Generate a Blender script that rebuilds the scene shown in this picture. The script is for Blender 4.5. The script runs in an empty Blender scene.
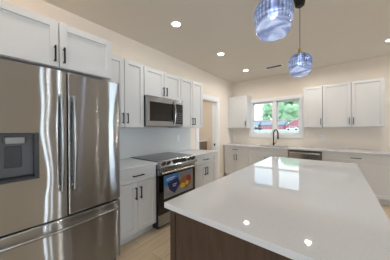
import bpy, bmesh, math, random
from mathutils import Vector, Matrix
random.seed(7)
PI = math.pi
R = math.radians
SC = bpy.context.scene
COL = SC.collection

# ------------------------------------------------------------------ camera
cam_data = bpy.data.cameras.new('camera')
cam = bpy.data.objects.new('camera', cam_data); COL.objects.link(cam)
cam_data.sensor_fit = 'HORIZONTAL'; cam_data.sensor_width = 36.0
cam_data.lens = 176.69 / 390 * 36
cam_data.clip_start = 0.02; cam_data.clip_end = 500
def cam_matrix(cx, cy, cz, yaw, pitch, roll):
    th, ph, r = R(yaw), R(pitch), R(roll)
    F = Vector((-math.sin(th)*math.cos(ph), math.cos(th)*math.cos(ph), math.sin(ph)))
    Rt = Vector((math.cos(th), math.sin(th), 0)); Up = Rt.cross(F)
    R2 = Rt*math.cos(r) + Up*math.sin(r); U2 = -Rt*math.sin(r) + Up*math.cos(r)
    m = Matrix((R2, U2, -F)).transposed().to_4x4()
    m.translation = Vector((cx, cy, cz)); return m
cam.matrix_world = cam_matrix(2.495, 0, 1.348, 38.697, -0.251, -0.335)
SC.camera = cam

# ------------------------------------------------------------------ world + exposure
SC.view_settings.view_transform = 'Standard'
SC.view_settings.look = 'None'
SC.view_settings.exposure = 0.15
SC.view_settings.gamma = 1.0
SC.view_settings.use_curve_mapping = False
W = bpy.data.worlds.new('sky'); SC.world = W; W.use_nodes = True
wn = W.node_tree; wn.nodes.clear()
wo = wn.nodes.new('ShaderNodeOutputWorld'); wb = wn.nodes.new('ShaderNodeBackground')
wtc = wn.nodes.new('ShaderNodeTexCoord'); wmap = wn.nodes.new('ShaderNodeMapping')
wnz = wn.nodes.new('ShaderNodeTexNoise'); wr = wn.nodes.new('ShaderNodeValToRGB')
wmap.inputs['Scale'].default_value = (1, 1, 3)
wnz.inputs['Scale'].default_value = 2.2; wnz.inputs['Detail'].default_value = 5
wr.color_ramp.elements[0].position = 0.35; wr.color_ramp.elements[0].color = (0.66, 0.84, 1.0, 1)
wr.color_ramp.elements[1].position = 0.6; wr.color_ramp.elements[1].color = (0.88, 0.96, 1, 1)
wn.links.new(wtc.outputs['Generated'], wmap.inputs['Vector'])
wn.links.new(wmap.outputs[0], wnz.inputs['Vector'])
wn.links.new(wnz.outputs['Fac'], wr.inputs[0]); wn.links.new(wr.outputs[0], wb.inputs[0])
wb.inputs[1].default_value = 2.0
wn.links.new(wb.outputs[0], wo.inputs[0])

def area(name, loc, rot, sx, sy, power, color, spread=180):
    l = bpy.data.lights.new(name, 'AREA'); l.shape = 'RECTANGLE'; l.size = sx; l.size_y = sy
    l.energy = power; l.color = color; l.spread = R(spread)
    o = bpy.data.objects.new(name, l); COL.objects.link(o)
    o.location = loc; o.rotation_euler = rot; return o
# room dimensions
RX, RY0, RY1, RZ = 6.4, -4.2, 5.02, 2.76
DAY = (0.78, 0.89, 1.0)
# lamps standing in for daylight at invented, unseen openings (just outside each pane)
area('daylight_patio_door', (RX+0.22, 4.6, 1.10), (0, R(90), 0), 2.05, 0.6, 34, DAY)
STREAK_SLITS = [(1.04, 1.14), (1.24, 1.31), (1.58, 1.72)]     # slim right-wall slits invented to streak the fridge doors
for a_, b_ in STREAK_SLITS:
    area('daylight_sidelight', (RX+0.22, (a_+b_)/2, 1.10), (0, R(90), 0), 1.95, b_-a_, 52*(b_-a_), DAY)
area('daylight_side_window', (RX+0.22, -1.9, 1.45), (0, R(90), 0), 1.2, 1.7, 105, DAY)
area('daylight_rear_window', (3.3, RY0-0.22, 1.45), (R(90), 0, 0), 2.3, 1.3, 62, DAY)

# ------------------------------------------------------------------ materials
def lin(c):
    return tuple((v/12.92 if v <= 0.04045 else ((v+0.055)/1.055)**2.4) for v in [x/255 for x in c])
def mat(name, rgb, rough=0.5, metal=0.0, bump=0.0, bscale=80, var=0.0, vscale=3, coat=0.0, spec=0.5):
    m = bpy.data.materials.new(name); m.use_nodes = True
    nt = m.node_tree; b = nt.nodes['Principled BSDF']
    c = lin(rgb)
    b.inputs['Base Color'].default_value = (*c, 1); b.inputs['Roughness'].default_value = rough
    b.inputs['Metallic'].default_value = metal; b.inputs['Coat Weight'].default_value = coat
    b.inputs['Specular IOR Level'].default_value = spec
    tc = nt.nodes.new('ShaderNodeTexCoord')
    n = nt.nodes.new('ShaderNodeTexNoise'); n.inputs['Scale'].default_value = vscale; n.inputs['Detail'].default_value = 4
    nt.links.new(tc.outputs['Object'], n.inputs['Vector'])
    r = nt.nodes.new('ShaderNodeValToRGB')
    r.color_ramp.elements[0].position = 0.3; r.color_ramp.elements[1].position = 0.7
    r.color_ramp.elements[0].color = (*[v*(1-var) for v in c], 1); r.color_ramp.elements[1].color = (*[min(1, v*(1+var)) for v in c], 1)
    nt.links.new(n.outputs['Fac'], r.inputs[0]); nt.links.new(r.outputs[0], b.inputs['Base Color'])
    if bump:
        n2 = nt.nodes.new('ShaderNodeTexNoise'); n2.inputs['Scale'].default_value = bscale; n2.inputs['Detail'].default_value = 3
        nt.links.new(tc.outputs['Object'], n2.inputs['Vector'])
        bp = nt.nodes.new('ShaderNodeBump'); bp.inputs['Strength'].default_value = bump; bp.inputs['Distance'].default_value = 0.002
        nt.links.new(n2.outputs['Fac'], bp.inputs['Height']); nt.links.new(bp.outputs[0], b.inputs['Normal'])
    return m
def emit(name, rgb, s):
    m = bpy.data.materials.new(name); m.use_nodes = True; nt = m.node_tree
    b = nt.nodes['Principled BSDF']
    b.inputs['Base Color'].default_value = (*lin(rgb), 1)
    b.inputs['Emission Color'].default_value = (*lin(rgb), 1); b.inputs['Emission Strength'].default_value = s
    return m
M = {}
M['wall'] = mat('cream_wall_paint', (241, 231, 219), 0.75, bump=0.12, bscale=120, var=0.01)
M['ceil'] = mat('ceiling_paint', (222, 215, 204), 0.85, bump=0.15, bscale=90, var=0.01)
M['trim'] = mat('white_trim_paint', (244, 245, 247), 0.35, var=0.005)
M['cab'] = mat('white_cabinet_paint', (217, 218, 219), 0.38, bump=0.03, bscale=160, var=0.008)
M['gap'] = mat('cabinet_reveal', (70, 68, 66), 0.7)
M['splash'] = mat('pale_grey_backsplash', (220, 224, 225), 0.3, var=0.01)  # wall tone with cool light and cabinet shade put into the colour
M['black'] = mat('matte_black_metal', (22, 21, 22), 0.38, metal=0.3)
M['blackplastic'] = mat('black_plastic', (20, 20, 22), 0.45)
M['blackglass'] = mat('black_glass', (12, 12, 14), 0.05, spec=0.6)
M['darkgrey'] = mat('dark_grey_plastic', (52, 53, 58), 0.35)
M['midgrey'] = mat('grey_plastic', (90, 92, 96), 0.35)
M['chrome'] = mat('polished_steel', (205, 205, 205), 0.18, metal=1)
M['brass'] = mat('brass', (172, 150, 100), 0.35, metal=1)
M['hole'] = mat('socket_slots', (40, 40, 40), 0.6)
M['lens'] = emit('downlight_lens', (255, 244, 226), 14)
M['bulb'] = emit('bulb_glow', (235, 242, 255), 2.2)
M['display'] = mat('display_glass', (14, 15, 20), 0.08)
M['paper'] = mat('white_paper', (226, 228, 235), 0.5)
M['stblue'] = mat('sticker_blue', (54, 138, 210), 0.4)
M['stnavy'] = mat('sticker_navy', (38, 38, 96), 0.4)
M['storange'] = mat('sticker_orange', (160, 104, 56), 0.4, var=0.35, vscale=60)
M['styellow'] = mat('sticker_yellow', (222, 196, 62), 0.4)
M['stred'] = mat('sticker_red', (150, 50, 60), 0.4)

def steel(name, rgb, rough, aniso, rot, wave=0.0):
    """horizontally brushed steel: highlights stretch vertically"""
    m = bpy.data.materials.new(name); m.use_nodes = True
    nt = m.node_tree; L = nt.links; nt.nodes.clear()
    out = nt.nodes.new('ShaderNodeOutputMaterial'); b = nt.nodes.new('ShaderNodeBsdfAnisotropic')
    b.inputs['Roughness'].default_value = rough; b.inputs['Anisotropy'].default_value = aniso; b.inputs['Rotation'].default_value = rot
    L.new(b.outputs[0], out.inputs[0])
    tg = nt.nodes.new('ShaderNodeTangent'); tg.direction_type = 'RADIAL'; tg.axis = 'Z'
    L.new(tg.outputs[0], b.inputs['Tangent'])
    tc = nt.nodes.new('ShaderNodeTexCoord'); mp = nt.nodes.new('ShaderNodeMapping')
    mp.inputs['Scale'].default_value = (3, 3, 400)
    n = nt.nodes.new('ShaderNodeTexNoise'); n.inputs['Scale'].default_value = 1.5; n.inputs['Detail'].default_value = 2
    L.new(tc.outputs['Object'], mp.inputs[0]); L.new(mp.outputs[0], n.inputs['Vector'])
    r = nt.nodes.new('ShaderNodeValToRGB'); c = lin(rgb)
    r.color_ramp.elements[0].position = 0.3; r.color_ramp.elements[1].position = 0.7
    r.color_ramp.elements[0].color = (*[v*0.95 for v in c], 1); r.color_ramp.elements[1].color = (*c, 1)
    L.new(n.outputs['Fac'], r.inputs[0]); L.new(r.outputs[0], b.inputs['Color'])
    if wave:
        mp2 = nt.nodes.new('ShaderNodeMapping'); mp2.inputs['Scale'].default_value = (1, 1, 0.8)
        n2 = nt.nodes.new('ShaderNodeTexNoise'); n2.inputs['Scale'].default_value = 3.2; n2.inputs['Detail'].default_value = 0.5
        L.new(tc.outputs['Object'], mp2.inputs[0]); L.new(mp2.outputs[0], n2.inputs['Vector'])
        bp = nt.nodes.new('ShaderNodeBump'); bp.inputs['Strength'].default_value = 1.0; bp.inputs['Distance'].default_value = wave
        L.new(n2.outputs['Fac'], bp.inputs['Height']); L.new(bp.outputs[0], b.inputs['Normal'])
    return m
M['fridge'] = steel('fridge_stainless', (188, 191, 194), 0.18, 0.92, 0.0, wave=0.0045)
M['steel'] = steel('brushed_stainless', (166, 170, 174), 0.24, 0.6, 0.0)

def wood(name, rgb1, rgb2, scale, rough):
    m = bpy.data.materials.new(name); m.use_nodes = True
    nt = m.node_tree; b = nt.nodes['Principled BSDF']; L = nt.links
    tc = nt.nodes.new('ShaderNodeTexCoord'); mp = nt.nodes.new('ShaderNodeMapping'); mp.inputs['Scale'].default_value = scale
    n = nt.nodes.new('ShaderNodeTexNoise'); n.inputs['Scale'].default_value = 4; n.inputs['Detail'].default_value = 6; n.inputs['Distortion'].default_value = 0.6
    r = nt.nodes.new('ShaderNodeValToRGB'); r.color_ramp.elements[0].position = 0.3; r.color_ramp.elements[1].position = 0.72
    r.color_ramp.elements[0].color = (*lin(rgb1), 1); r.color_ramp.elements[1].color = (*lin(rgb2), 1)
    L.new(tc.outputs['Object'], mp.inputs[0]); L.new(mp.outputs[0], n.inputs['Vector']); L.new(n.outputs['Fac'], r.inputs[0])
    L.new(r.outputs[0], b.inputs['Base Color']); b.inputs['Roughness'].default_value = rough
    return m
M['espresso'] = wood('dark_brown_stained_wood', (60, 45, 36), (80, 62, 50), (14, 14, 1.2), 0.42)

def floor_mat():
    m = bpy.data.materials.new('light_oak_planks'); m.use_nodes = True
    nt = m.node_tree; b = nt.nodes['Principled BSDF']; L = nt.links
    tc = nt.nodes.new('ShaderNodeTexCoord'); mp = nt.nodes.new('ShaderNodeMapping'); mp.inputs['Rotation'].default_value = (0, 0, R(90))
    br = nt.nodes.new('ShaderNodeTexBrick')
    br.inputs['Color1'].default_value = (*lin((222, 203, 176)), 1); br.inputs['Color2'].default_value = (*lin((200, 179, 150)), 1)
    br.inputs['Mortar'].default_value = (*lin((120, 100, 80)), 1); br.inputs['Scale'].default_value = 1
    br.inputs['Mortar Size'].default_value = 0.0015; br.inputs['Brick Width'].default_value = 1.2; br.inputs['Row Height'].default_value = 0.18
    mp2 = nt.nodes.new('ShaderNodeMapping'); mp2.inputs['Scale'].default_value = (12, 1.2, 1)
    n = nt.nodes.new('ShaderNodeTexNoise'); n.inputs['Scale'].default_value = 2.5; n.inputs['Detail'].default_value = 6; n.inputs['Distortion'].default_value = 0.8
    mx = nt.nodes.new('ShaderNodeMix'); mx.data_type = 'RGBA'; mx.blend_type = 'MULTIPLY'; mx.inputs['Factor'].default_value = 0.5
    r = nt.nodes.new('ShaderNodeValToRGB'); r.color_ramp.elements[0].position = 0.3; r.color_ramp.elements[0].color = (0.62, 0.58, 0.55, 1); r.color_ramp.elements[1].position = 0.65
    L.new(tc.outputs['Object'], mp.inputs[0]); L.new(mp.outputs[0], br.inputs['Vector'])
    L.new(tc.outputs['Object'], mp2.inputs[0]); L.new(mp2.outputs[0], n.inputs['Vector']); L.new(n.outputs['Fac'], r.inputs[0])
    L.new(br.outputs['Color'], mx.inputs[6]); L.new(r.outputs[0], mx.inputs[7]); L.new(mx.outputs[2], b.inputs['Base Color'])
    b.inputs['Roughness'].default_value = 0.4
    return m
M['floor'] = floor_mat()

def quartz():
    m = bpy.data.materials.new('white_quartz'); m.use_nodes = True
    nt = m.node_tree; b = nt.nodes['Principled BSDF']; L = nt.links
    tc = nt.nodes.new('ShaderNodeTexCoord')
    v = nt.nodes.new('ShaderNodeTexNoise'); v.inputs['Scale'].default_value = 260; v.inputs['Detail'].default_value = 2
    r = nt.nodes.new('ShaderNodeValToRGB'); r.color_ramp.elements[0].position = 0.30; r.color_ramp.elements[1].position = 0.42
    r.color_ramp.elements[0].color = (*lin((199, 201, 206)), 1); r.color_ramp.elements[1].color = (*lin((214, 217, 223)), 1)
    L.new(tc.outputs['Object'], v.inputs['Vector']); L.new(v.outputs['Fac'], r.inputs[0]); L.new(r.outputs[0], b.inputs['Base Color'])
    b.inputs['Roughness'].default_value = 0.03; b.inputs['Specular IOR Level'].default_value = 0.6
    return m
M['quartz'] = quartz()

def pane_mat():
    m = bpy.data.materials.new('window_glass'); m.use_nodes = True; nt = m.node_tree; nt.nodes.clear()
    o = nt.nodes.new('ShaderNodeOutputMaterial'); mx = nt.nodes.new('ShaderNodeMixShader')
    t = nt.nodes.new('ShaderNodeBsdfTransparent'); g = nt.nodes.new('ShaderNodeBsdfGlossy'); g.inputs['Roughness'].default_value = 0.01
    f = nt.nodes.new('ShaderNodeFresnel'); f.inputs[0].default_value = 1.3
    t.inputs[0].default_value = (0.97, 0.985, 0.99, 1)
    nt.links.new(f.outputs[0], mx.inputs[0]); nt.links.new(t.outputs[0], mx.inputs[1]); nt.links.new(g.outputs[0], mx.inputs[2]); nt.links.new(mx.outputs[0], o.inputs[0])
    return m
M['pane'] = pane_mat()
def blue_glass():
    m = bpy.data.materials.new('ribbed_blue_glass'); m.use_nodes = True; nt = m.node_tree; nt.nodes.clear(); L = nt.links
    o = nt.nodes.new('ShaderNodeOutputMaterial')
    t = nt.nodes.new('ShaderNodeBsdfTransparent'); g = nt.nodes.new('ShaderNodeBsdfGlossy'); g.inputs['Roughness'].default_value = 0.06
    tl = nt.nodes.new('ShaderNodeBsdfTranslucent')
    tc = nt.nodes.new('ShaderNodeTexCoord'); mp = nt.nodes.new('ShaderNodeMapping'); mp.inputs['Scale'].default_value = (4, 4, 20); mp.inputs['Rotation'].default_value = (0.3, 0.2, 0)
    n = nt.nodes.new('ShaderNodeTexNoise'); n.inputs['Scale'].default_value = 1.3; n.inputs['Detail'].default_value = 2; n.inputs['Distortion'].default_value = 1.5
    r = nt.nodes.new('ShaderNodeValToRGB'); r.color_ramp.elements[0].position = 0.38; r.color_ramp.elements[1].position = 0.62
    r.color_ramp.elements[0].color = (*lin((122, 134, 166)), 1); r.color_ramp.elements[1].color = (*lin((194, 204, 224)), 1)
    L.new(tc.outputs['Object'], mp.inputs[0]); L.new(mp.outputs[0], n.inputs['Vector']); L.new(n.outputs['Fac'], r.inputs[0])
    # vertical ribs pressed into the upper part of the glass
    sx = nt.nodes.new('ShaderNodeSeparateXYZ'); L.new(tc.outputs['Object'], sx.inputs[0])
    at = nt.nodes.new('ShaderNodeMath'); at.operation = 'ARCTAN2'; L.new(sx.outputs['Y'], at.inputs[0]); L.new(sx.outputs['X'], at.inputs[1])
    mu = nt.nodes.new('ShaderNodeMath'); mu.operation = 'MULTIPLY'; mu.inputs[1].default_value = 30; L.new(at.outputs[0], mu.inputs[0])
    sn = nt.nodes.new('ShaderNodeMath'); sn.operation = 'COSINE'; L.new(mu.outputs[0], sn.inputs[0])
    mr = nt.nodes.new('ShaderNodeMapRange'); mr.inputs['From Min'].default_value = -0.6; mr.inputs['From Max'].default_value = 0.6; mr.inputs['To Max'].default_value = 1.0; L.new(sn.outputs[0], mr.inputs['Value'])
    mz = nt.nodes.new('ShaderNodeMapRange'); mz.inputs['From Min'].default_value = 0.07; mz.inputs['From Max'].default_value = 0.12; mz.inputs['To Max'].default_value = 0.75; L.new(sx.outputs['Z'], mz.inputs['Value'])
    mm = nt.nodes.new('ShaderNodeMath'); mm.operation = 'MULTIPLY'; L.new(mr.outputs[0], mm.inputs[0]); L.new(mz.outputs[0], mm.inputs[1])
    rb = nt.nodes.new('ShaderNodeMix'); rb.data_type = 'RGBA'; rb.blend_type = 'MULTIPLY'; rb.inputs[7].default_value = (0.38, 0.44, 0.62, 1)
    L.new(mm.outputs[0], rb.inputs['Factor']); L.new(r.outputs[0], rb.inputs[6])
    lw = nt.nodes.new('ShaderNodeLayerWeight'); lw.inputs[0].default_value = 0.35
    ab = nt.nodes.new('ShaderNodeMix'); ab.data_type = 'RGBA'; ab.blend_type = 'MULTIPLY'; ab.inputs[7].default_value = (0.2, 0.24, 0.36, 1)
    L.new(lw.outputs['Facing'], ab.inputs['Factor']); L.new(rb.outputs[2], ab.inputs[6])
    L.new(ab.outputs[2], t.inputs[0]); L.new(rb.outputs[2], tl.inputs[0])
    a = nt.nodes.new('ShaderNodeMixShader'); a.inputs[0].default_value = 0.34
    L.new(t.outputs[0], a.inputs[1]); L.new(tl.outputs[0], a.inputs[2])
    f = nt.nodes.new('ShaderNodeFresnel'); f.inputs[0].default_value = 1.45
    bm_ = nt.nodes.new('ShaderNodeBump'); bm_.inputs['Strength'].default_value = 0.6; bm_.inputs['Distance'].default_value = 0.01
    L.new(n.outputs['Fac'], bm_.inputs['Height']); L.new(bm_.outputs[0], g.inputs['Normal']); L.new(bm_.outputs[0], f.inputs['Normal'])
    mx = nt.nodes.new('ShaderNodeMixShader'); L.new(f.outputs[0], mx.inputs[0]); L.new(a.outputs[0], mx.inputs[1]); L.new(g.outputs[0], mx.inputs[2])
    L.new(mx.outputs[0], o.inputs[0]); return m
M['blueglass'] = blue_glass()
# outdoors
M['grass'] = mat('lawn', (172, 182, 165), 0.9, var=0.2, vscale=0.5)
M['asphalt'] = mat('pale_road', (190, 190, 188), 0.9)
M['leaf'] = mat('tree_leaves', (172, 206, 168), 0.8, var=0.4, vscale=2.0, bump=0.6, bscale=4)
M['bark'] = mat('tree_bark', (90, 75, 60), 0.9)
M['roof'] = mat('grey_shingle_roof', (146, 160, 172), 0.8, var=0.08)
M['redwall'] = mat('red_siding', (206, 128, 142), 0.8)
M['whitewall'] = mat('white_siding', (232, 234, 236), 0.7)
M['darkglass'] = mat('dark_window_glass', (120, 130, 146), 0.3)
M['carwhite'] = mat('white_car_paint', (235, 238, 240), 0.25)
M['cardark'] = mat('dark_car_paint', (50, 56, 66), 0.25)
M['tyre'] = mat('tyre_rubber', (30, 30, 30), 0.8)

# ------------------------------------------------------------------ mesh helpers
def box(bm, x0, x1, y0, y1, z0, z1, bev=0.0, seg=2):
    x0, x1 = sorted((x0, x1)); y0, y1 = sorted((y0, y1)); z0, z1 = sorted((z0, z1))
    t = bmesh.new(); bmesh.ops.create_cube(t, size=1)
    for v in t.verts:
        v.co = Vector(((x0+x1)/2 + v.co.x*(x1-x0), (y0+y1)/2 + v.co.y*(y1-y0), (z0+z1)/2 + v.co.z*(z1-z0)))
    if bev > 0:
        bmesh.ops.bevel(t, geom=t.edges[:], offset=min(bev, 0.45*min(x1-x0, y1-y0, z1-z0)), segments=seg, affect='EDGES', profile=0.5)
    merge(bm, t); return bm
def merge(bm, t):
    me = bpy.data.meshes.new('tmp'); t.to_mesh(me); bm.from_mesh(me); bpy.data.meshes.remove(me); t.free()
def B(*a, **k): return box(bmesh.new(), *a, **k)
def tube(bm, pts, r, n=10, cap=True):
    pts = [Vector(p) for p in pts]; rings = []; up = None
    for i, p in enumerate(pts):
        d = (pts[min(i+1, len(pts)-1)] - pts[max(i-1, 0)]).normalized()
        if up is None:
            up = Vector((0, 0, 1)) if abs(d.z) < 0.9 else Vector((1, 0, 0))
        s = d.cross(up).normalized(); up = s.cross(d).normalized()
        rr = r[i] if isinstance(r, (list, tuple)) else r
        rings.append([bm.verts.new(p + rr*(math.cos(2*PI*k/n)*s + math.sin(2*PI*k/n)*up)) for k in range(n)])
    for a, b in zip(rings, rings[1:]):
        for k in range(n): bm.faces.new((a[k], a[(k+1) % n], b[(k+1) % n], b[k]))
    if cap:
        bm.faces.new(rings[0][::-1]); bm.faces.new(rings[-1])
    return bm
def lathe(bm, prof, n=24, c=(0, 0), rib=0, amp=0.0, ribz=None, cap=True):
    rings = []
    for (r, z) in prof:
        ring = []
        for k in range(n):
            a = 2*PI*k/n; rr = r
            if rib:
                w = 1.0 if ribz is None else max(0, min(1, (z-ribz[0])/(ribz[1]-ribz[0])))
                rr = r*(1 + amp*w*math.cos(rib*a))
            ring.append(bm.verts.new((c[0]+rr*math.cos(a), c[1]+rr*math.sin(a), z)))
        rings.append(ring)
    for a, b in zip(rings, rings[1:]):
        for k in range(n): bm.faces.new((a[k], a[(k+1) % n], b[(k+1) % n], b[k]))
    if cap:
        bm.faces.new(rings[0][::-1]); bm.faces.new(rings[-1])
    return bm
def prism(bm, poly, axis, a, b, bev=0.0):
    """extrude a 2-D polygon along axis from a to b"""
    t = bmesh.new()
    def P(p, h):
        return {'X': (h, p[0], p[1]), 'Y': (p[0], h, p[1]), 'Z': (p[0], p[1], h)}[axis]
    lo = [t.verts.new(P(p, a)) for p in poly]; hi = [t.verts.new(P(p, b)) for p in poly]
    n = len(poly)
    for i in range(n): t.faces.new((lo[i], lo[(i+1) % n], hi[(i+1) % n], hi[i]))
    t.faces.new(lo[::-1]); t.faces.new(hi)
    bmesh.ops.recalc_face_normals(t, faces=t.faces[:])
    if bev:
        es = [e for e in t.edges if e.calc_length() > 0.03 or True]
        es = [e for e in t.edges if len(e.link_faces) == 2 and e.calc_face_angle() > R(40)]
        bmesh.ops.bevel(t, geom=es, offset=bev, segments=3, affect='EDGES', profile=0.5)
    merge(bm, t); return bm
def obj(name, bm, m, parent=None, smooth=True):
    bmesh.ops.recalc_face_normals(bm, faces=bm.faces[:])
    me = bpy.data.meshes.new(name); bm.to_mesh(me); bm.free()
    if smooth:
        for p in me.polygons: p.use_smooth = True
        me.set_sharp_from_angle(angle=R(32))
    me.materials.append(M[m] if isinstance(m, str) else m)
    o = bpy.data.objects.new(name, me); COL.objects.link(o)
    if smooth:
        wm = o.modifiers.new('weighted_normal', 'WEIGHTED_NORMAL'); wm.keep_sharp = True; wm.weight = 100
    if parent: o.parent = parent
    return o
def thing(name, label, cat, loc=(0, 0, 0), rz=0, group=None):
    o = bpy.data.objects.new(name, None); COL.objects.link(o)
    o.location = loc; o.rotation_euler = (0, 0, rz); o.empty_display_size = 0.1
    o['label'] = label; o['category'] = cat
    if group: o['group'] = group
    return o
def tag(o, label, cat, group=None):
    o['label'] = label; o['category'] = cat
    if group: o['group'] = group
    return o
def struct(name, bm, m, parent=None, smooth=False):
    o = obj(name, bm, m, parent, smooth)
    if parent is None: o['kind'] = 'structure'
    return o

# ------------------------------------------------------------------ room shell
T = 0.14
struct('floor', B(-2.6, RX+T, RY0-T, RY1+T, -0.08, 0), 'floor')
struct('ceiling', B(-2.6, RX+T, RY0-T, RY1+T, RZ, RZ+0.08), 'ceil')
DY0, DY1, DZ = 3.25, 4.06, 2.08          # doorway in the left wall
bm = bmesh.new()
box(bm, -T, 0, RY0-T, DY0, 0, RZ); box(bm, -T, 0, DY1, RY1+T, 0, RZ); box(bm, -T, 0, DY0, DY1, DZ, RZ)
struct('wall_left', bm, 'wall')
WX0, WX1, WZ0, WZ1 = 0.585, 1.795, 1.20, 2.10
bm = bmesh.new()
box(bm, 0, WX0, RY1, RY1+T, 0, RZ); box(bm, WX1, RX+T, RY1, RY1+T, 0, RZ)
box(bm, WX0, WX1, RY1, RY1+T, 0, WZ0); box(bm, WX0, WX1, RY1, RY1+T, WZ1, RZ)
struct('wall_back', bm, 'wall')
# right wall with openings invented for light: streak slits, patio door (Y 4.3..4.9) and side window (Y -2.75..-1.05)
bm = bmesh.new()
def wall_with_holes(bm, axis, c0, c1, a0, a1, holes):
    cur = a0
    for (h0, h1, z0, z1) in holes:
        for (p, q, zz0, zz1) in ((cur, h0, 0, RZ), (h0, h1, 0, z0), (h0, h1, z1, RZ)):
            if q-p > 0.001 and zz1-zz0 > 0.001:
                if axis == 'X': box(bm, c0, c1, p, q, zz0, zz1)
                else: box(bm, p, q, c0, c1, zz0, zz1)
        cur = h1
    if axis == 'X': box(bm, c0, c1, cur, a1, 0, RZ)
    else: box(bm, cur, a1, c0, c1, 0, RZ)
wall_with_holes(bm, 'X', RX, RX+T, RY0-T, RY1, [(-2.75, -1.05, 0.85, 2.05)] + [(a_, b_, 0.1, 2.1) for a_, b_ in STREAK_SLITS] + [(4.3, 4.9, 0, 2.12)])
struct('wall_right', bm, 'wall')
bm = bmesh.new()
wall_with_holes(bm, 'Y', RY0-T, RY0, 0, RX, [(2.15, 4.45, 0.8, 2.1)])
struct('wall_rear', bm, 'wall')
# side room beyond the doorway
bm = bmesh.new()
box(bm, -2.5, -2.36, 2.2, RY1+T, 0, RZ); box(bm, -2.36, -T, RY1, RY1+T, 0, RZ); box(bm, -2.36, -T, 2.2, 2.34, 0, RZ)
struct('wall_side_room', bm, 'wall')
bm = bmesh.new(); box(bm, -1.12, -1.0, 2.34, RY1, 0, 0.93)
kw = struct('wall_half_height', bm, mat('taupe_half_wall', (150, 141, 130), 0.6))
bm = bmesh.new(); box(bm, -1.15, -0.97, 2.34, RY1, 0.93, 0.965, 0.004)
struct('trim_1', bm, 'trim')

# door casing (flat white boards) round the left doorway
cs = 0.115
bm = bmesh.new()
box(bm, 0, 0.018, DY0-cs, DY0, 0, DZ+cs, 0.002); box(bm, 0, 0.018, DY1, DY1+cs, 0, DZ+cs, 0.002)
box(bm, 0, 0.018, DY0, DY1, DZ, DZ+cs, 0.002)
box(bm, -T, 0, DY0-0.0, DY0+0.018, 0, DZ); box(bm, -T, 0, DY1-0.018, DY1, 0, DZ); box(bm, -T, 0, DY0, DY1, DZ-0.018, DZ)
dc = struct('door_1', bm, 'trim')
obj('strike_plate', B(-0.09, -0.05, DY1-0.022, DY1-0.018, 0.90, 0.96), 'black', dc)

# baseboards
bm = bmesh.new(); box(bm, 0, 0.014, DY1+cs, 4.37, 0, 0.11, 0.003); box(bm, 0, 0.014, RY0, -0.05, 0, 0.11, 0.003); struct('baseboard_left', bm, 'trim')
bm = bmesh.new(); box(bm, 0.014, RX, RY0, RY0+0.014, 0, 0.11, 0.003); struct('baseboard_rear', bm, 'trim')
bm = bmesh.new(); box(bm, RX-0.014, RX, RY0+0.014, 4.2, 0, 0.11, 0.003); struct('baseboard_right', bm, 'trim')
bm = bmesh.new(); box(bm, 5.2, RX-0.014, RY1-0.014, RY1, 0, 0.11, 0.003); struct('baseboard_back', bm, 'trim')

# kitchen window: casing, jambs, two sashes each
bm = bmesh.new(); y = RY1
k = 0.088
box(bm, WX0-k, WX0, y-0.018, y, WZ0-k, WZ1+k, 0.002); box(bm, WX1, WX1+k, y-0.018, y, WZ0-k, WZ1+k, 0.002)
box(bm, WX0, WX1, y-0.018, y, WZ1, WZ1+k, 0.002); box(bm, WX0, WX1, y-0.018, y, WZ0-k, WZ0, 0.002)
for a in ((WX0, WX0+0.012), (WX1-0.012, WX1)): box(bm, a[0], a[1], y, y+T, WZ0, WZ1)
box(bm, WX0, WX1, y, y+T, WZ0, WZ0+0.012); box(bm, WX0, WX1, y, y+T, WZ1-0.012, WZ1)
MX0, MX1 = 1.145, 1.245
box(bm, MX0, MX1, y+0.01, y+T, WZ0, WZ1, 0.003)
w1 = struct('window_1', bm, 'trim')
for (a, b) in ((WX0+0.012, MX0), (MX1, WX1-0.012)):
    bm = bmesh.new(); s = 0.03; mid = 1.575
    for (z0, z1, yy) in ((WZ0+0.012, mid+0.02, y+0.055), (mid-0.02, WZ1-0.012, y+0.085)):
        box(bm, a, a+s, yy, yy+0.028, z0, z1, 0.002); box(bm, b-s, b, yy, yy+0.028, z0, z1, 0.002)
        box(bm, a, b, yy, yy+0.028, z0, z0+s+0.004, 0.002); box(bm, a, b, yy, yy+0.028, z1-s-0.004, z1, 0.002)
    sf = struct('sash', bm, 'trim', w1)
    struct('pane', B(a+s, b-s, y+0.066, y+0.070, WZ0+0.03, mid-0.012), 'pane', sf)
    struct('pane', B(a+s, b-s, y+0.096, y+0.100, mid+0.012, WZ1-0.03), 'pane', sf)

def added_window(name, axis, c, a0, a1, z0, z1, n, sgn):
    """casing and sashes of a window seen only from side views and in reflections"""
    bm = bmesh.new(); k = 0.09
    def bb(b_, p, q, d0, d1, zz0, zz1):
        if axis == 'X': box(b_, c+sgn*d0, c+sgn*d1, p, q, zz0, zz1)
        else: box(b_, p, q, c+sgn*d0, c+sgn*d1, zz0, zz1)
    bb(bm, a0-k, a0, -0.018, 0, z0 if z0 < .01 else z0-k, z1+k); bb(bm, a1, a1+k, -0.018, 0, z0 if z0 < .01 else z0-k, z1+k)
    bb(bm, a0, a1, -0.018, 0, z1, z1+k)
    if z0 > 0.01: bb(bm, a0, a1, -0.018, 0, z0-k, z0)
    w = struct(name, bm, 'trim')
    step = (a1-a0)/n
    for i in range(n):
        p, q = a0+i*step, a0+(i+1)*step; bm = bmesh.new(); s = 0.07
        bb(bm, p, p+s, 0.05, 0.09, z0, z1); bb(bm, q-s, q, 0.05, 0.09, z0, z1)
        bb(bm, p+s, q-s, 0.05, 0.09, z0, z0+s); bb(bm, p+s, q-s, 0.05, 0.09, z1-s, z1)
        f = struct('frame', bm, 'trim', w); bm = bmesh.new(); bb(bm, p+s, q-s, 0.065, 0.071, z0+s, z1-s); struct('pane', bm, 'pane', f)
added_window('door_2', 'X', RX, 4.3, 4.9, 0, 2.12, 1, 1)  # unseen patio door, invented to supply daylight
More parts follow.
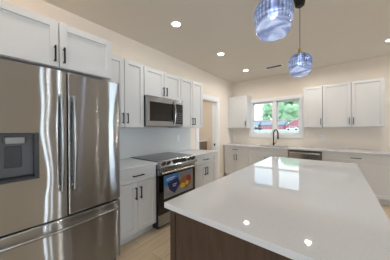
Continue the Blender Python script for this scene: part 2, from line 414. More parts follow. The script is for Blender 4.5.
for i_, (a_, b_) in enumerate(STREAK_SLITS):
    struct('window_%d' % (4+i_), B(RX+0.065, RX+0.071, a_, b_, 0.1, 2.1), 'pane')  # panes of the invented slits that streak the fridge
added_window('window_2', 'X', RX, -2.75, -1.05, 0.85, 2.05, 2, 1)  # unseen side window, invented to let daylight in
added_window('window_3', 'Y', RY0, 2.15, 4.45, 0.8, 2.1, 3, -1)  # unseen rear window, invented as a daylight source

# added sheet tinting the left wall with cool light and cabinet shade
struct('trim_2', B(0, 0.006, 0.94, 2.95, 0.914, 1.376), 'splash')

# ------------------------------------------------------------------ cabinets
def shaker(w, h, x0, z0, yf, t=0.02, s=0.057, rec=0.014):
    """front panel; local frame, outer face at y = yf (towards -y)"""
    bm = bmesh.new(); x1, z1 = x0+w, z0+h
    box(bm, x0, x1, yf+rec, yf+t, z0, z1)
    box(bm, x0, x0+s, yf, yf+rec+0.001, z0, z1, 0.0015); box(bm, x1-s, x1, yf, yf+rec+0.001, z0, z1, 0.0015)
    box(bm, x0+s, x1-s, yf, yf+rec+0.001, z0, z0+s, 0.0015); box(bm, x0+s, x1-s, yf, yf+rec+0.001, z1-s, z1, 0.0015)
    return bm
def pull(x, z, yf, L=0.135, vert=True):
    bm = bmesh.new(); r = 0.006; d = 0.032; e = L/2-0.012
    if vert:
        box(bm, x-r, x+r, yf-d-r, yf-d+r, z-L/2, z+L/2, 0.002)
        for q in (-e, e): box(bm, x-0.005, x+0.005, yf-d, yf, z+q-0.005, z+q+0.005, 0.001)
    else:
        box(bm, x-L/2, x+L/2, yf-d-r, yf-d+r, z-r, z+r, 0.002)
        for q in (-e, e): box(bm, x+q-0.005, x+q+0.005, yf-d, yf, z-0.005, z+0.005, 0.001)
    return bm
G = 0.007
def upper(loc, rz, w, z0, z1, depth, ndoor, handles, label, group=None, hz=None):
    """handles: for one door 'L' or 'R'; for two doors centre"""
    t = thing('wall_cabinet', label, 'cabinet', (loc[0], loc[1], z0), rz, group)
    h = z1-z0
    obj('body', B(0.001, w-0.001, -(depth-0.024), -0.001, 0, h, 0.001), 'cab', t)
    dw = w/ndoor
    for i in range(ndoor):
        d = obj('door', shaker(dw-2*G/2-0.001, h-0.006, i*dw+G/2, 0.003, -depth), 'cab', t)
        if ndoor == 1: hx = w-0.032 if handles == 'R' else 0.032
        else: hx = dw-0.032 if i == 0 else dw+0.032
        obj('handle', pull(hx, hz if hz else 0.12, -depth), 'black', d)
    return t
def base(loc, rz, w, label, ndoor=2, drawer=True, depth=0.62, false_front=False, group=None, hside='R'):
    t = thing('base_cabinet', label, 'cabinet', loc, rz, group)
    bm = bmesh.new(); H = 0.883
    if false_front:
        f = -(depth-0.021)
        box(bm, 0.001, w-0.001, f, -0.001, 0.105, 0.125); box(bm, 0.001, 0.019, f, -0.001, 0.125, H); box(bm, w-0.019, w-0.001, f, -0.001, 0.125, H)
        box(bm, 0.019, w-0.019, -0.012, -0.001, 0.125, H); box(bm, 0.019, w-0.019, f, f+0.018, 0.125, H)
    else: box(bm, 0.001, w-0.001, -(depth-0.026), -0.001, 0.105, H, 0.001)
    obj('body', bm, 'cab', t)
    obj('toe_kick', B(0.001, w-0.001, -(depth-0.085), -0.02, 0, 0.105), 'cab', t)
    zt = H-0.004; zd = 0.72
    d = obj('drawer', shaker(w-G, zt-zd-0.003, G/2, zd+0.003, -depth, s=0.04), 'cab', t)
    if not false_front: obj('handle', pull(w/2, (zt+zd)/2, -depth, 0.15, False), 'black', d)
    dw = w/ndoor
    for i in range(ndoor):
        d = obj('door', shaker(dw-G, zd-0.003-0.115, i*dw+G/2, 0.115, -depth), 'cab', t)
        if ndoor == 1: hx = w-0.032 if hside == 'R' else 0.032
        else: hx = dw-0.033 if i == 0 else dw+0.033
        obj('handle', pull(hx, 0.59, -depth, 0.145), 'black', d)
    return t
Q = R(90)
ZB, ZT, UD = 1.376, 2.278, 0.346
# left wall, facing +X (local x runs along world +Y)
upper((0, 0.0), Q, 0.918, 1.884, 2.278, 0.64, 2, None, 'wide white two-door cabinet above the stainless refrigerator', hz=0.105)
upper((0, 0.925), Q, 0.598, ZB, ZT, UD, 2, None, 'white two-door wall cabinet between refrigerator and microwave')
upper((0, 1.526), Q, 0.762, 1.845, ZT-0.012, UD, 2, None, 'short white two-door cabinet directly above the microwave', hz=0.10)
upper((0, 2.291), Q, 0.657, ZB, ZT, UD, 2, None, 'white two-door wall cabinet right of the microwave, beside the doorway')
base((0, 0.945, 0), Q, 0.560, 'white base cabinet with drawer and two doors between refrigerator and range', depth=0.625)
base((0, 2.282, 0), Q, 0.70, 'white base cabinet with drawer right of the range, beside the doorway', depth=0.625)
# back wall, facing -Y
upper((0.0, RY1), 0, 0.575, ZB, ZT, UD, 1, 'R', 'single-door white wall cabinet in the corner left of the window')
upper((1.905, RY1), 0, 0.355, ZB, ZT, UD, 1, 'R', 'narrow single-door white wall cabinet just right of the window')
upper((2.262, RY1), 0, 0.925, ZB, ZT, UD, 2, None, 'wide two-door white wall cabinet at the right end of the back wall')
base((0.03, RY1, 0), 0, 0.69, 'white base cabinet with drawer and two doors in the far left corner', depth=0.63)
base((0.722, RY1, 0), 0, 0.92, 'white sink base cabinet with plain top panel under the faucet', false_front=True, depth=0.63)
base((2.262, RY1, 0), 0, 1.02, 'wide white base cabinet with drawer just right of the dishwasher', depth=0.63)
base((3.284, RY1, 0), 0, 0.92, 'white base cabinet at the far right of the back run, under the counter end', depth=0.63)

# ------------------------------------------------------------------ countertops
CT0, CT1 = 0.884, 0.914
tag(obj('countertop', B(0.001, 0.652, 0.94, 1.508, CT0, CT1, 0.003), 'quartz'), 'short white quartz countertop between refrigerator and range', 'countertop')
tag(obj('countertop', B(0.001, 0.652, 2.282, 3.01, CT0, CT1, 0.003), 'quartz'), 'short white quartz countertop right of the range, by the doorway', 'countertop')
bm = bmesh.new(); SX0, SX1, SY0, SY1 = 0.90, 1.60, 4.48, 4.86
yf = RY1-0.652
box(bm, 0.0, SX0, yf, RY1-0.001, CT0, CT1, 0.003); box(bm, SX1, 4.24, yf, RY1-0.001, CT0, CT1, 0.003)
box(bm, SX0-0.004, SX1+0.004, yf, SY0, CT0, CT1, 0.003); box(bm, SX0-0.004, SX1+0.004, SY1, RY1-0.001, CT0, CT1, 0.003)
tag(obj('countertop', bm, 'quartz'), 'long white quartz countertop along the back wall under the window', 'countertop')
# sink
t = thing('kitchen_sink', 'stainless undermount sink set in the back counter under the window', 'sink', ((SX0+SX1)/2, (SY0+SY1)/2, CT0-0.2))
bm = bmesh.new(); a, b = (SX1-SX0)/2, (SY1-SY0)/2
box(bm, -a, a, -b, b, 0.0, 0.012); box(bm, -a-0.01, -a, -b-0.01, b+0.01, 0, 0.199); box(bm, a, a+0.01, -b-0.01, b+0.01, 0, 0.199)
box(bm, -a, a, -b-0.01, -b, 0, 0.199); box(bm, -a, a, b, b+0.01, 0, 0.199)
obj('basin', bm, 'steel', t)
obj('drain', lathe(bmesh.new(), [(0.0001, 0.012), (0.045, 0.012), (0.045, 0.016), (0.03, 0.014), (0.0001, 0.013)], 20, cap=False), 'chrome', t)
# faucet: black gooseneck, pull-down head
t = thing('faucet', 'tall black gooseneck pull-down faucet in front of the window', 'faucet', (1.205, 4.91, CT1))
obj('base_plate', lathe(bmesh.new(), [(0.028, 0), (0.028, 0.012), (0.022, 0.02), (0.019, 0.075), (0.014, 0.085)], 20), 'black', t)
pts = [(0, 0, 0.05), (0, 0, 0.30)]
for i in range(1, 13):
    a = PI*i/12; pts.append((0.065-0.065*math.cos(a), -(0.045-0.045*math.cos(a)), 0.30+0.105*math.sin(a)))
obj('spout', tube(bmesh.new(), pts, 0.015, 12), 'black', t)
e = pts[-1]
obj('spray_head', tube(bmesh.new(), [(e[0], e[1], e[2]+0.01), (e[0], e[1], e[2]-0.03), (e[0], e[1], e[2]-0.11), (e[0], e[1], e[2]-0.13)], [0.014, 0.018, 0.020, 0.017], 14), 'black', t)
obj('lever', tube(bmesh.new(), [(0.0, 0, 0.05), (0.045, 0, 0.055), (0.06, -0.0, 0.085), (0.066, 0, 0.14)], [0.011, 0.009, 0.006, 0.005], 10), 'black', t)

# ------------------------------------------------------------------ island
IX0, IX1, IY0, IY1 = 1.692, 2.69, 0.703, 2.925
tag(obj('island_countertop', B(IX0, IX1, IY0, IY1, 0.882, 0.914, 0.003), 'quartz'), 'large glossy white quartz island top reflecting the window', 'countertop')
t = thing('island_cabinet', 'dark brown stained wood island base below the white island top', 'kitchen island', ((1.72+2.42)/2, 1.815, 0))
bm = bmesh.new(); w, l = 0.35, 1.075
box(bm, -w, w-0.001, -l, l, 0.09, 0.8815, 0.002)
obj('body', bm, 'espresso', t)
obj('toe_kick', B(-w+0.06, w-0.03, -l+0.02, l-0.02, 0, 0.09), 'espresso', t)
bm = bmesh.new(); box(bm, -w-0.004, -w+0.035, -l-0.012, -l, 0.09, 0.8815, 0.002); obj('corner_stile', bm, 'espresso', t)
obj('corner_stile', B(w-0.035, w+0.004, -l-0.012, -l, 0.09, 0.8815, 0.002), 'espresso', t)
obj('end_panel', B(-w+0.038, w-0.038, -l-0.007, -l, 0.09, 0.8815, 0.001), 'espresso', t)
for i in range(3):
    q = -l+0.01+i*0.71
    for s in (0, 1):
        d = obj('door', None or (lambda b: b)(B(-w-0.02, -w-0.001, q+s*0.353, q+s*0.353+0.35, 0.10, 0.872, 0.002)), 'espresso', t)
        hy = q+0.353+(-0.035 if s == 0 else 0.035)
        obj('handle', box(box(bmesh.new(), -w-0.056, -w-0.046, hy-0.006, hy+0.006, 0.66, 0.80, 0.002), -w-0.05, -w-0.02, hy-0.004, hy+0.004, 0.67, 0.68), 'black', d)

# ------------------------------------------------------------------ refrigerator
FY0, FY1, FX = 0.015, 0.925, 0.775
t = thing('refrigerator', 'stainless french-door refrigerator with water dispenser and bottom freezer', 'refrigerator', (0, (FY0+FY1)/2, 0), 0)
hw = (FY1-FY0)/2
obj('body', B(0.04, 0.69, -hw+0.004, hw-0.004, 0.03, 1.80, 0.005), mat('fridge_grey_side', (105, 105, 106), 0.4, metal=0.6), t)
def bow(y, x0=0.776, amp=0.018): return x0 + amp*(1-(y/hw)**2)
def panel(y0, y1, z0, z1, hole=None, name='door', N=14, rr=0.012):
    """bowed front panel between y0,y1; X front follows the bow; rounded vertical edges"""
    if hole is None:
        poly = [(0.70, y0), ]
        for i in range(N+1):
            y = y0+(y1-y0)*i/N; d = 0
            poly.append((bow(y), y))
        poly.append((0.70, y1))
        bm = bmesh.new(); prism(bm, poly, 'Z', z0, z1, bev=rr); return bm
    hy0, hy1, hz0, hz1 = hole
    bm = bmesh.new()
    def sub(a, b, c, d, n):
        poly = [(0.70, a)]+[(bow(a+(b-a)*i/n), a+(b-a)*i/n) for i in range(n+1)]+[(0.70, b)]
        prism(bm, poly, 'Z', c, d, 0)
    sub(y0, hy0, z0, z1, 4); sub(hy1, y1, z0, z1, 6); sub(hy0, hy1, z0, hz0, 5); sub(hy0, hy1, hz1, z1, 5)
    bmesh.ops.remove_doubles(bm, verts=bm.verts[:], dist=0.0004)
    return bm
g = 0.004
# dispenser opening in local y (thing centre at 0.47)
hy0, hy1 = 0.05-0.47, 0.297-0.47
dl = obj('door', panel(-hw, -g, 0.655, 1.818, hole=(hy0, hy1, 0.995, 1.330)), 'fridge', t)
dr = obj('door', panel(g, hw, 0.655, 1.818), 'fridge', t)
dz = obj('freezer_drawer', panel(-hw, hw, 0.06, 0.640, N=28), 'fridge', t)
obj('base_grille', B(0.10, 0.71, -hw+0.02, hw-0.02, 0, 0.055), 'blackplastic', t)
for s in (-1, 1):
    obj('hinge_cover', B(0.60, 0.735, s*(hw-0.06)-0.03, s*(hw-0.06)+0.03, 1.80, 1.832, 0.006), 'darkgrey', t)
def vhandle(yc):
    bm = bmesh.new(); z0, z1 = 0.87, 1.625
    pts = []
    for i in range(17):
        q = i/16; z = z0+(z1-z0)*q; pts.append((bow(yc)+0.028+0.022*math.sin(PI*q), yc, z))
    tube(bm, pts, 0.0115, 12)
    for z in (z0+0.03, z1-0.03): tube(bm, [(bow(yc)-0.004, yc, z), (bow(yc)+0.036, yc, z)], 0.009, 10)
    return bm
obj('handle', vhandle(-0.042), 'steel', dl); obj('handle', vhandle(0.042), 'steel', dr)
bm = bmesh.new(); pts = []
for i in range(25):
    y = -0.405+0.81*i/24; pts.append((bow(y)+0.022+0.022*math.sin(PI*i/24), y, 0.572+0.012*0))
tube(bm, pts, 0.0115, 12)
for y in (-0.385, 0.385): tube(bm, [(bow(y)-0.004, y, 0.572), (bow(y)+0.030, y, 0.572)], 0.009, 10)
obj('handle', bm, 'steel', dz)
# dispenser
c0, c1 = hy0, hy1; fx = bow((c0+c1)/2)
bm = bmesh.new(); e = 0.012
box(bm, 0.69, fx+0.002, c0, c0+e, 0.995, 1.330, 0.001); box(bm, 0.69, fx+0.004, c1-e-0.012, c1, 0.995, 1.330, 0.001)
box(bm, 0.69, fx+0.002, c0+e, c1-e-0.012, 0.995, 1.012, 0.001); box(bm, 0.69, fx+0.002, c0+e, c1-e-0.012, 1.318, 1.330, 0.001)
dp = obj('water_dispenser', bm, 'darkgrey', dl)
for nm, bm, m in (('back', B(0.692, 0.712, c0+e, c1-e-0.012, 1.012, 1.318), 'midgrey'),
                  ('paddle', B(0.712, 0.722, c0+0.075, c1-0.085, 1.085, 1.235, 0.004), 'darkgrey'),
                  ('nozzle', B(0.700, fx-0.004, c0+0.075, c1-0.075, 1.255, 1.300, 0.006), mat('silver_plastic', (140, 142, 144), 0.4))):
    o = obj('dispenser_'+nm, bm, m, dp)
for z in (0,): obj('drip_tray', B(0.712, fx-0.002, c0+e+0.01, c1-e-0.02, 1.012, 1.02), 'blackplastic', dp)
# fix depth: children of door are level 2 already; dispenser pieces belong to the thing > door > dispenser
for o in [c for c in dp.children]: o.parent = dl
# ------------------------------------------------------------------ microwave
MY0, MW = 1.526, 0.760
t = thing('microwave', 'stainless over-the-range microwave with black window, below the short cabinet', 'microwave', (0, MY0, 1.398), Q)
H = 0.445; D = 0.385
obj('body', B(0.002, MW-0.002, -(D-0.02), -0.002, 0, H, 0.003), 'blackplastic', t)
dw = 0.575
bm = bmesh.new()   # door frame
yf = -D-0.012
box(bm, 0, dw, yf, -(D-0.02), 0.0, 0.075, 0.004); box(bm, 0, dw, yf, -(D-0.02), H-0.085, H, 0.004)
box(bm, 0, 0.055, yf, -(D-0.02), 0.075, H-0.085, 0.002); box(bm, dw-0.004, dw, yf, -(D-0.02), 0.075, H-0.085, 0.001)
d = obj('door', bm, 'steel', t)
obj('window', B(0.055, dw-0.004, yf+0.003, yf+0.012, 0.075, H-0.085), 'blackglass', d)
bm = bmesh.new(); pts = [(dw-0.035, yf-0.014-0.026*math.sin(PI*i/14), 0.035+(H-0.07)*i/14) for i in range(15)]
tube(bm, pts, 0.011, 12)
for z in (0.05, H-0.05): tube(bm, [(dw-0.035, yf+0.002, z), (dw-0.035, yf-0.020, z)], 0.009, 10)
obj('handle', bm, 'chrome', d)
bm = bmesh.new(); box(bm, dw+0.002, MW, yf, -(D-0.02), 0, 0.04, 0.003); box(bm, dw+0.002, MW, yf, -(D-0.02), H-0.075, H, 0.003); box(bm, MW-0.014, MW, yf, -(D-0.02), 0.04, H-0.075, 0.002)
obj('control_surround', bm, 'steel', t)
cp = obj('control_panel', B(dw+0.002, MW-0.014, yf+0.002, yf+0.012, 0.04, H-0.075), 'blackglass', t)
bm = bmesh.new()
for r_ in range(5):
    for c_ in range(3): box(bm, dw+0.028+c_*0.045, dw+0.058+c_*0.045, yf+0.0005, yf+0.003, 0.07+r_*0.035, 0.09+r_*0.035)
obj('keypad', bm, 'midgrey', cp)
bm = bmesh.new()
for i in range(9): box(bm, 0.05+i*0.076, 0.05+i*0.076+0.055, -(D-0.05), -(D-0.18), -0.004, 0.0)
obj('vent_grille', bm, 'darkgrey', t)

# ------------------------------------------------------------------ range
RW = 0.768
t = thing('range', 'stainless slide-in electric range with black glass cooktop and promo stickers on the door', 'stove', (0, 1.510, 0), Q)
obj('body', B(0.003, RW-0.003, -0.635, -0.02, 0.02, 0.905, 0.002), 'blackplastic', t)
obj('cooktop', B(-0.004, RW+0.004, -0.645, -0.01, 0.9145, 0.924, 0.003), 'blackglass', t)
ct = [c for c in t.children if c.name.startswith('cooktop')][0]
for (x, y, r) in ((0.20, -0.20, 0.085), (0.20, -0.46, 0.11), (0.57, -0.20, 0.11), (0.57, -0.46, 0.085)):
    b = bmesh.new(); lathe(b, [(r-0.002, 0.9242), (r, 0.9246), (r+0.002, 0.9242)], 40, (x, y), cap=False); obj('burner_ring', b, 'midgrey', ct)
# slanted control panel (profile in local y,z extruded along x)
bm = bmesh.new(); prism(bm, [(-0.63, 0.925), (-0.655, 0.925), (-0.715, 0.845), (-0.715, 0.820), (-0.63, 0.820)], 'X', 0.0, RW, 0.003)
cpn = obj('control_panel', bm, 'steel', t)
nrm = Vector((0, -0.8, 0.6)); tan = Vector((0, 0.6, 0.8)).normalized()
mid = Vector((0, -0.685, 0.885))
for x in (0.075, 0.165, 0.60, 0.69):
    bm = bmesh.new(); p = mid+Vector((x, 0, 0))
    tube(bm, [p, p+nrm*0.006, p+nrm*0.007, p+nrm*0.030], [0.027, 0.027, 0.022, 0.0205], 20)
    kb = obj('knob', bm, 'darkgrey', cpn)
    bm = bmesh.new(); tube(bm, [p+nrm*0.0295, p+nrm*0.0315], 0.0165, 18); obj('knob_face', bm, 'blackplastic', kb)
bm = bmesh.new(); w0, w1 = 0.245, 0.525
vs = []
for s in (0.0005, 0.003):
    for (x, tt) in ((w0, -0.030), (w1, -0.030), (w1, 0.030), (w0, 0.030)):
        vs.append(bm.verts.new(mid+Vector((x, 0, 0))+tan*tt+nrm*s))
bm.faces.new(vs[4:]); bm.faces.new(vs[3::-1] if False else [vs[3], vs[2], vs[1], vs[0]])
for i in range(4): bm.faces.new((vs[i], vs[(i+1) % 4], vs[4+(i+1) % 4], vs[4+i]))
obj('display', bm, 'display', cpn)
# oven door
ZD0, ZD1 = 0.215, 0.812
bm = bmesh.new(); yd = -0.672
box(bm, 0.004, RW-0.004, yd, -0.637, ZD1-0.075, ZD1, 0.004)
od = obj('oven_door', bm, 'steel', t)
bm = bmesh.new(); box(bm, 0.004, RW-0.004, yd, -0.637, ZD0, ZD1-0.076, 0.003)
obj('window', bm, 'blackglass', od)
bm = bmesh.new(); zh = ZD1-0.042
tube(bm, [(0.03+0.708*i/12, yd-0.045-0.006*math.sin(PI*i/12), zh) for i in range(13)], 0.0125, 12)
for x in (0.05, RW-0.05): tube(bm, [(x, yd+0.002, zh), (x, yd-0.046, zh)], 0.010, 10)
obj('handle', bm, 'chrome', od)
obj('storage_drawer', B(0.004, RW-0.004, yd, -0.637, 0.055, ZD0-0.006, 0.004), 'steel', t)
obj('kick_plate', B(0.02, RW-0.02, -0.60, -0.05, 0, 0.052), 'blackplastic', t)
# stickers on the oven glass
def sticker(bm, poly, lift):
    vs = [bm.verts.new((x, yd-lift, z)) for (x, z) in poly]; vb = [bm.verts.new((x, yd-lift+0.0004, z)) for (x, z) in poly]
    n = len(vs); bm.faces.new(vs); bm.faces.new(vb[::-1])
    for i in range(n): bm.faces.new((vs[i], vs[(i+1) % n], vb[(i+1) % n], vb[i]))
st = None
bm = bmesh.new(); sticker(bm, [(0.085, 0.40), (0.70, 0.40), (0.70, 0.715), (0.085, 0.715)], 0.0006)
st = obj('promo_sticker', bm, mat('sticker_photo_ground', (140, 142, 150), 0.35, var=0.2, vscale=14), od)
def sub(poly, m, lift, nm): 
    bm = bmesh.new(); sticker(bm, poly, lift); o = obj(nm, bm, m, od); return o
sub([(0.09, 0.58), (0.20, 0.57), (0.37, 0.63), (0.37, 0.71), (0.09, 0.71)], 'stblue', 0.0014, 'blue_label')
sub([(0.13, 0.655), (0.30, 0.665), (0.30, 0.680), (0.13, 0.670)], 'paper', 0.0020, 'lettering')
sub([(0.13, 0.635), (0.26, 0.642), (0.26, 0.652), (0.13, 0.645)], 'paper', 0.0020, 'lettering')
sub([(0.15, 0.60), (0.19, 0.50), (0.29, 0.43), (0.40, 0.54), (0.36, 0.65)], 'stnavy', 0.0017, 'navy_label')
sub([(0.25, 0.56), (0.33, 0.56), (0.33, 0.57), (0.25, 0.57)], 'paper', 0.0022, 'lettering')
sub([(0.25, 0.535), (0.32, 0.535), (0.32, 0.545), (0.25, 0.545)], 'paper', 0.0022, 'lettering')
def blob(cx, cz, rx, rz, n=14, j=0.12): return [(cx+rx*(1+random.uniform(-j, j))*math.cos(2*PI*i/n), cz+rz*(1+random.uniform(-j, j))*math.sin(2*PI*i/n)) for i in range(n)]
sub(blob(0.52, 0.54, 0.15, 0.105), 'storange', 0.0014, 'food_picture')
sub(blob(0.46, 0.50, 0.06, 0.04), 'styellow', 0.0018, 'food_picture')
sub(blob(0.56, 0.52, 0.04, 0.03), 'styellow', 0.0018, 'food_picture')
sub(blob(0.60, 0.585, 0.055, 0.05), 'stred', 0.0018, 'food_picture')

# ------------------------------------------------------------------ dishwasher
t = thing('dishwasher', 'stainless dishwasher under the back counter, right of the sink cabinet', 'dishwasher', (1.655, RY1, 0))
obj('body', B(0.003, 0.597, -0.60, -0.02, 0.10, 0.875), 'darkgrey', t)
d = obj('door', B(0.004, 0.596, -0.645, -0.602, 0.115, 0.868, 0.005), 'steel', t)
obj('control_strip', B(0.008, 0.592, -0.6465, -0.644, 0.850, 0.865), 'darkgrey', d)
bm = bmesh.new(); tube(bm, [(0.03, -0.69, 0.825), (0.57, -0.69, 0.825)], 0.011, 12)
for x in (0.06, 0.54): tube(bm, [(x, -0.644, 0.825), (x, -0.69, 0.825)], 0.009, 10)
obj('handle', bm, 'chrome', d)
obj('kick_plate', B(0.01, 0.59, -0.56, -0.05, 0, 0.10), 'blackplastic', t)

# ------------------------------------------------------------------ outlets
def outlet(loc, rz, label):
    t = thing('wall_outlet', label, 'outlet', loc, rz)
    obj('cover_plate', B(-0.036, 0.036, -0.006, 0, -0.058, 0.058, 0.002), 'trim', t)
    for z in (-0.022, 0.022):
        bm = bmesh.new()
        box(bm, -0.010, -0.006, -0.0068, -0.0055, z-0.006, z+0.006); box(bm, 0.006, 0.010, -0.0068, -0.0055, z-0.006, z+0.006)
        obj('socket', bm, 'hole', t)
outlet((2.23, RY1, 1.14), 0, 'white wall outlet on the back wall above the dishwasher')
outlet((0.006, 2.565, 1.17), Q, 'white wall outlet on the backsplash right of the range')

# ------------------------------------------------------------------ ceiling fixtures
WARM = (1.0, 0.95, 0.88)
def downlight(x, y, label, power=3.8):
    t = thing('recessed_downlight', label, 'ceiling light', (x, y, RZ), 0, 'recessed ceiling downlights')
    obj('trim_ring', lathe(bmesh.new(), [(0.052, -0.0005), (0.075, -0.0005), (0.074, -0.005), (0.056, -0.008), (0.052, -0.004)], 32, cap=False), 'trim', t)
    obj('lens', lathe(bmesh.new(), [(0.0005, -0.004), (0.030, -0.004), (0.053, -0.003)], 32, cap=False), 'lens', t)
    l = bpy.data.lights.new('downlight_lamp', 'AREA'); l.shape = 'DISK'; l.size = 0.10; l.energy = power; l.color = WARM; l.spread = R(165)
    o = bpy.data.objects.new('downlight_lamp', l); COL.objects.link(o); o.parent = t; o.location = (0, 0, -0.012)
downlight(0.82, 1.70, 'round recessed downlight nearest the camera, above the range side', 3.2)
downlight(0.80, 2.905, 'middle round recessed downlight of the row along the left cabinets')
downlight(0.79, 4.10, 'farthest round recessed downlight of the left row, near the doorway', 7.5)
downlight(3.175, 4.17, 'round recessed downlight at the right edge, above the right wall cabinets', 3.9)
downlight(2.05, 4.14, 'round recessed downlight hidden behind the farther blue pendant', 7.0)
for (x, y) in ((0.82, 0.50), (3.15, 2.90), (3.15, 0.78), (2.0, -0.9), (4.35, 1.28), (5.5, 3.2), (5.5, 1.45), (4.6, -1.9), (2.2, -2.6)):  # unseen downlights added for more light and fridge streaks
    downlight(x, y, 'round recessed downlight in the ceiling outside the picture', 4.5 if y > 1 else 1.2)
t = thing('ceiling_vent', 'small rectangular white ceiling vent with dark slots near the back wall', 'vent', (1.385, 4.26, RZ))
obj('frame', box(box(box(box(bmesh.new(), -0.185, 0.185, -0.075, -0.055, -0.008, 0, 0.002), -0.185, 0.185, 0.055, 0.075, -0.008, 0, 0.002), -0.185, -0.165, -0.055, 0.055, -0.008, 0), 0.165, 0.185, -0.055, 0.055, -0.008, 0), 'trim', t)
obj('backing', B(-0.165, 0.165, -0.055, 0.055, -0.002, 0), 'blackplastic', t)
bm = bmesh.new()
for i in range(5): prism(bm, [(-0.046+i*0.022, -0.002), (-0.042+i*0.022, -0.002), (-0.034+i*0.022, -0.008), (-0.038+i*0.022, -0.008)], 'X', -0.165, 0.165)
obj('louver', bm, 'midgrey', t)

downlight(-0.75, 3.7, 'round recessed downlight in the room beyond the doorway', 15)  # unseen lamp added to light the dark side room
t = thing('flush_dome_light', 'small warm frosted dome light on the ceiling, outside the picture on the left', 'ceiling light', (0.75, -0.35, RZ))  # unseen lamp added to warm the upper left ceiling
obj('base', lathe(bmesh.new(), [(0.10, 0), (0.10, -0.02), (0.09, -0.025)], 28), 'brass', t)
obj('dome', lathe(bmesh.new(), [(0.088, -0.025), (0.085, -0.05), (0.06, -0.08), (0.02, -0.095), (0.001, -0.097)], 28, cap=False), emit('warm_frosted_dome', (255, 205, 150), 3), t)
l = bpy.data.lights.new('dome_lamp', 'POINT'); l.energy = 6.5; l.color = (1.0, 0.58, 0.28); l.shadow_soft_size = 0.05
o = bpy.data.objects.new('dome_lamp', l); COL.objects.link(o); o.parent = t; o.location = (0, 0, -0.17)
# ------------------------------------------------------------------ pendants
def pendant(x, y, label):
    t = thing('pendant_light', label, 'pendant light', (x, y, 1.905), 0, 'blue glass pendants over the island')
    top = RZ-1.905
    obj('canopy', lathe(bmesh.new(), [(0.030, top-0.105), (0.044, top-0.095), (0.058, top-0.03), (0.060, top-0.001)], 24), 'black', t)
    obj('cord', tube(bmesh.new(), [(0, 0, 0.29), (0, 0, top-0.10)], 0.003, 8), 'black', t)
    cap = obj('socket_cap', lathe(bmesh.new(), [(0.034, 0.240), (0.034, 0.252), (0.019, 0.258), (0.018, 0.298), (0.006, 0.303)], 24), 'brass', t)
    prof = []
    P_ = [(0.001, 0.0), (0.055, 0.001), (0.088, 0.009), (0.107, 0.028), (0.116, 0.055), (0.122, 0.09), (0.125, 0.13), (0.125, 0.165), (0.120, 0.190), (0.105, 0.215), (0.080, 0.236), (0.055, 0.249), (0.038, 0.254)]
    P_ = [(a*0.87, b*0.94+0.008) for a, b in P_]
    for a, b in zip(P_, P_[1:]):
        for i in range(3): prof.append((a[0]+(b[0]-a[0])*i/3, a[1]+(b[1]-a[1])*i/3))
    prof.append(P_[-1])
    obj('glass_shade', lathe(bmesh.new(), prof, 288, rib=30, amp=0.032, ribz=(0.06, 0.12), cap=False), 'blueglass', t)
    obj('bulb', lathe(bmesh.new(), [(0.002, 0.128), (0.018, 0.132), (0.030, 0.148), (0.032, 0.162), (0.028, 0.178), (0.014, 0.192), (0.013, 0.24)], 20), 'bulb', t)
    l = bpy.data.lights.new('pendant_lamp', 'POINT'); l.energy = 0.8; l.color = (0.93, 0.95, 1.0); l.shadow_soft_size = 0.032
    o = bpy.data.objects.new('pendant_lamp', l); COL.objects.link(o); o.parent = t; o.location = (0, 0, 0.085)
pendant(2.19, 1.16, 'ribbed blue glass pendant cut off at the top edge, nearest the camera')
pendant(2.19, 2.19, 'smaller-looking blue glass pendant hanging nearer the window')

# ------------------------------------------------------------------ outdoors
bm = bmesh.new()
TER = [(RY1+0.6, -0.5), (10, -0.5), (60, 0.55), (90, 0.75), (120, 1.0), (320, 1.2)]
prism(bm, [(y_, z_) for y_, z_ in TER] + [(320, -1.2), (RY1+0.6, -1.2)], 'X', -220, 220)
struct('floor_outside', bm, 'grass')
bm = bmesh.new(); prism(bm, [(62, 0.58), (88, 0.76), (88, 0.70), (62, 0.50)], 'X', -220, 220); struct('floor_outside_road', bm, 'asphalt')
def house(x0, x1, y, h, ridge, wallm, label, gable=False, depth=8):
    t = thing('house', label, 'house', ((x0+x1)/2, y, 0.98)); w = (x1-x0)/2
    obj('wall', B(-w, w, 0, depth, 0, h), wallm, t)
    bm = bmesh.new(); o = 0.5
    if gable: prism(bm, [(-w-o, h-0.1), (-w-o, h+0.15), (0, ridge+0.2), (w+o, h+0.15), (w+o, h-0.1), (0, ridge-0.1)], 'Y', -o, depth+o)
    else: prism(bm, [(-o, h-0.05), (depth/2, ridge), (depth+o, h-0.05)], 'X', -w-o, w+o)
    obj('roof', bm, 'roof', t)
    if gable:
        bm = bmesh.new(); prism(bm, [(-w, h-0.01), (0, ridge-0.1), (w, h-0.01)], 'Y', 0.0, depth); obj('gable_wall', bm, wallm, t)
        bm = bmesh.new(); prism(bm, [(-w-o, h-0.15), (-w-o, h+0.2), (0, ridge+0.22), (0, ridge-0.2)], 'Y', -o-0.1, -o); prism(bm, [(w+o, h-0.15), (w+o, h+0.2), (0, ridge+0.22), (0, ridge-0.2)], 'Y', -o-0.1, -o)
        obj('fascia', bm, 'whitewall', t)
    n = max(2, int((x1-x0)/3.2))
    for i in range(n):
        cx = -w+(i+0.5)*2*w/n
        f = obj('window', box(bmesh.new(), cx-0.7, cx+0.7, -0.06, 0, 0.9, 2.1), 'whitewall', t)
        obj('pane', box(bmesh.new(), cx-0.6, cx+0.6, -0.08, -0.05, 1.0, 2.0), 'darkglass', f)
house(-74, -39.5, 121, 2.9, 6.0, 'whitewall', 'long white house with grey roof seen through the left window sash', depth=12)
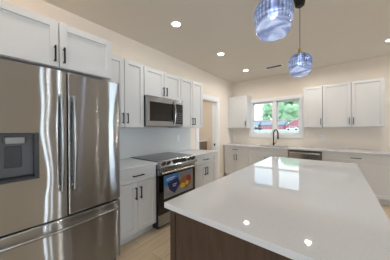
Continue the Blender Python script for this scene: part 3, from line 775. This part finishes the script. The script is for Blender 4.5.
house(-37.5, -23.3, 121, 2.9, 6.2, 'redwall', 'low red-sided house with grey roof seen through the window', depth=12)
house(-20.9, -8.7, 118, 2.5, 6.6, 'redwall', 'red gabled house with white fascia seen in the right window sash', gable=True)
def tree(x, y, h, r, label, seed):
    random.seed(seed)
    t = thing('tree', label, 'tree', (x, y, 1.0))
    obj('trunk', tube(bmesh.new(), [(0, 0, 0), (0.1, 0, h*0.3), (0, 0.1, h*0.6)], [0.35, 0.28, 0.12], 10), 'bark', t)
    bm = bmesh.new()
    for i in range(80):
        a = random.uniform(0, 2*PI); q = random.uniform(-1, 1); rr = r*random.uniform(0.35, 0.95)
        c = Vector((rr*math.cos(a)*math.sqrt(1-q*q), rr*math.sin(a)*math.sqrt(1-q*q), h*0.62+q*h*0.36))
        b = bmesh.new(); bmesh.ops.create_icosphere(b, subdivisions=2, radius=r*random.uniform(0.18, 0.34))
        for v in b.verts: v.co = v.co*random.uniform(0.82, 1.18)+c
        merge(bm, b)
    obj('crown', bm, 'leaf', t, smooth=False)
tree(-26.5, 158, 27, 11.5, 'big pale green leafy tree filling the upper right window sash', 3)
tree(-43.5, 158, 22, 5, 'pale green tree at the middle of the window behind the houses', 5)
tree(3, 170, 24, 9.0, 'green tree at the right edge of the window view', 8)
def car(x, y, m, label):
    t = thing('car', label, 'car', (x, y, 0.715))
    obj('body', prism(bmesh.new(), [(-2.2, 0.35), (-2.25, 0.8), (-1.3, 0.95), (-0.7, 1.42), (0.9, 1.45), (1.7, 0.98), (2.2, 0.9), (2.25, 0.35)], 'Y', -0.85, 0.85, 0.05), m, t)
    obj('side_window', prism(bmesh.new(), [(-1.1, 0.97), (-0.62, 1.34), (0.82, 1.36), (1.4, 0.99)], 'Y', -0.865, -0.85), 'darkglass', t)
    for q in (-1.4, 1.35): obj('wheel', tube(bmesh.new(), [(q, -0.88, 0.33), (q, -0.65, 0.33)], 0.33, 20), 'tyre', t)
car(-11.3, 80, 'carwhite', 'white car parked outside, low in the right window sash')
car(-25.5, 80, 'cardark', 'dark car parked outside, low in the left window sash')
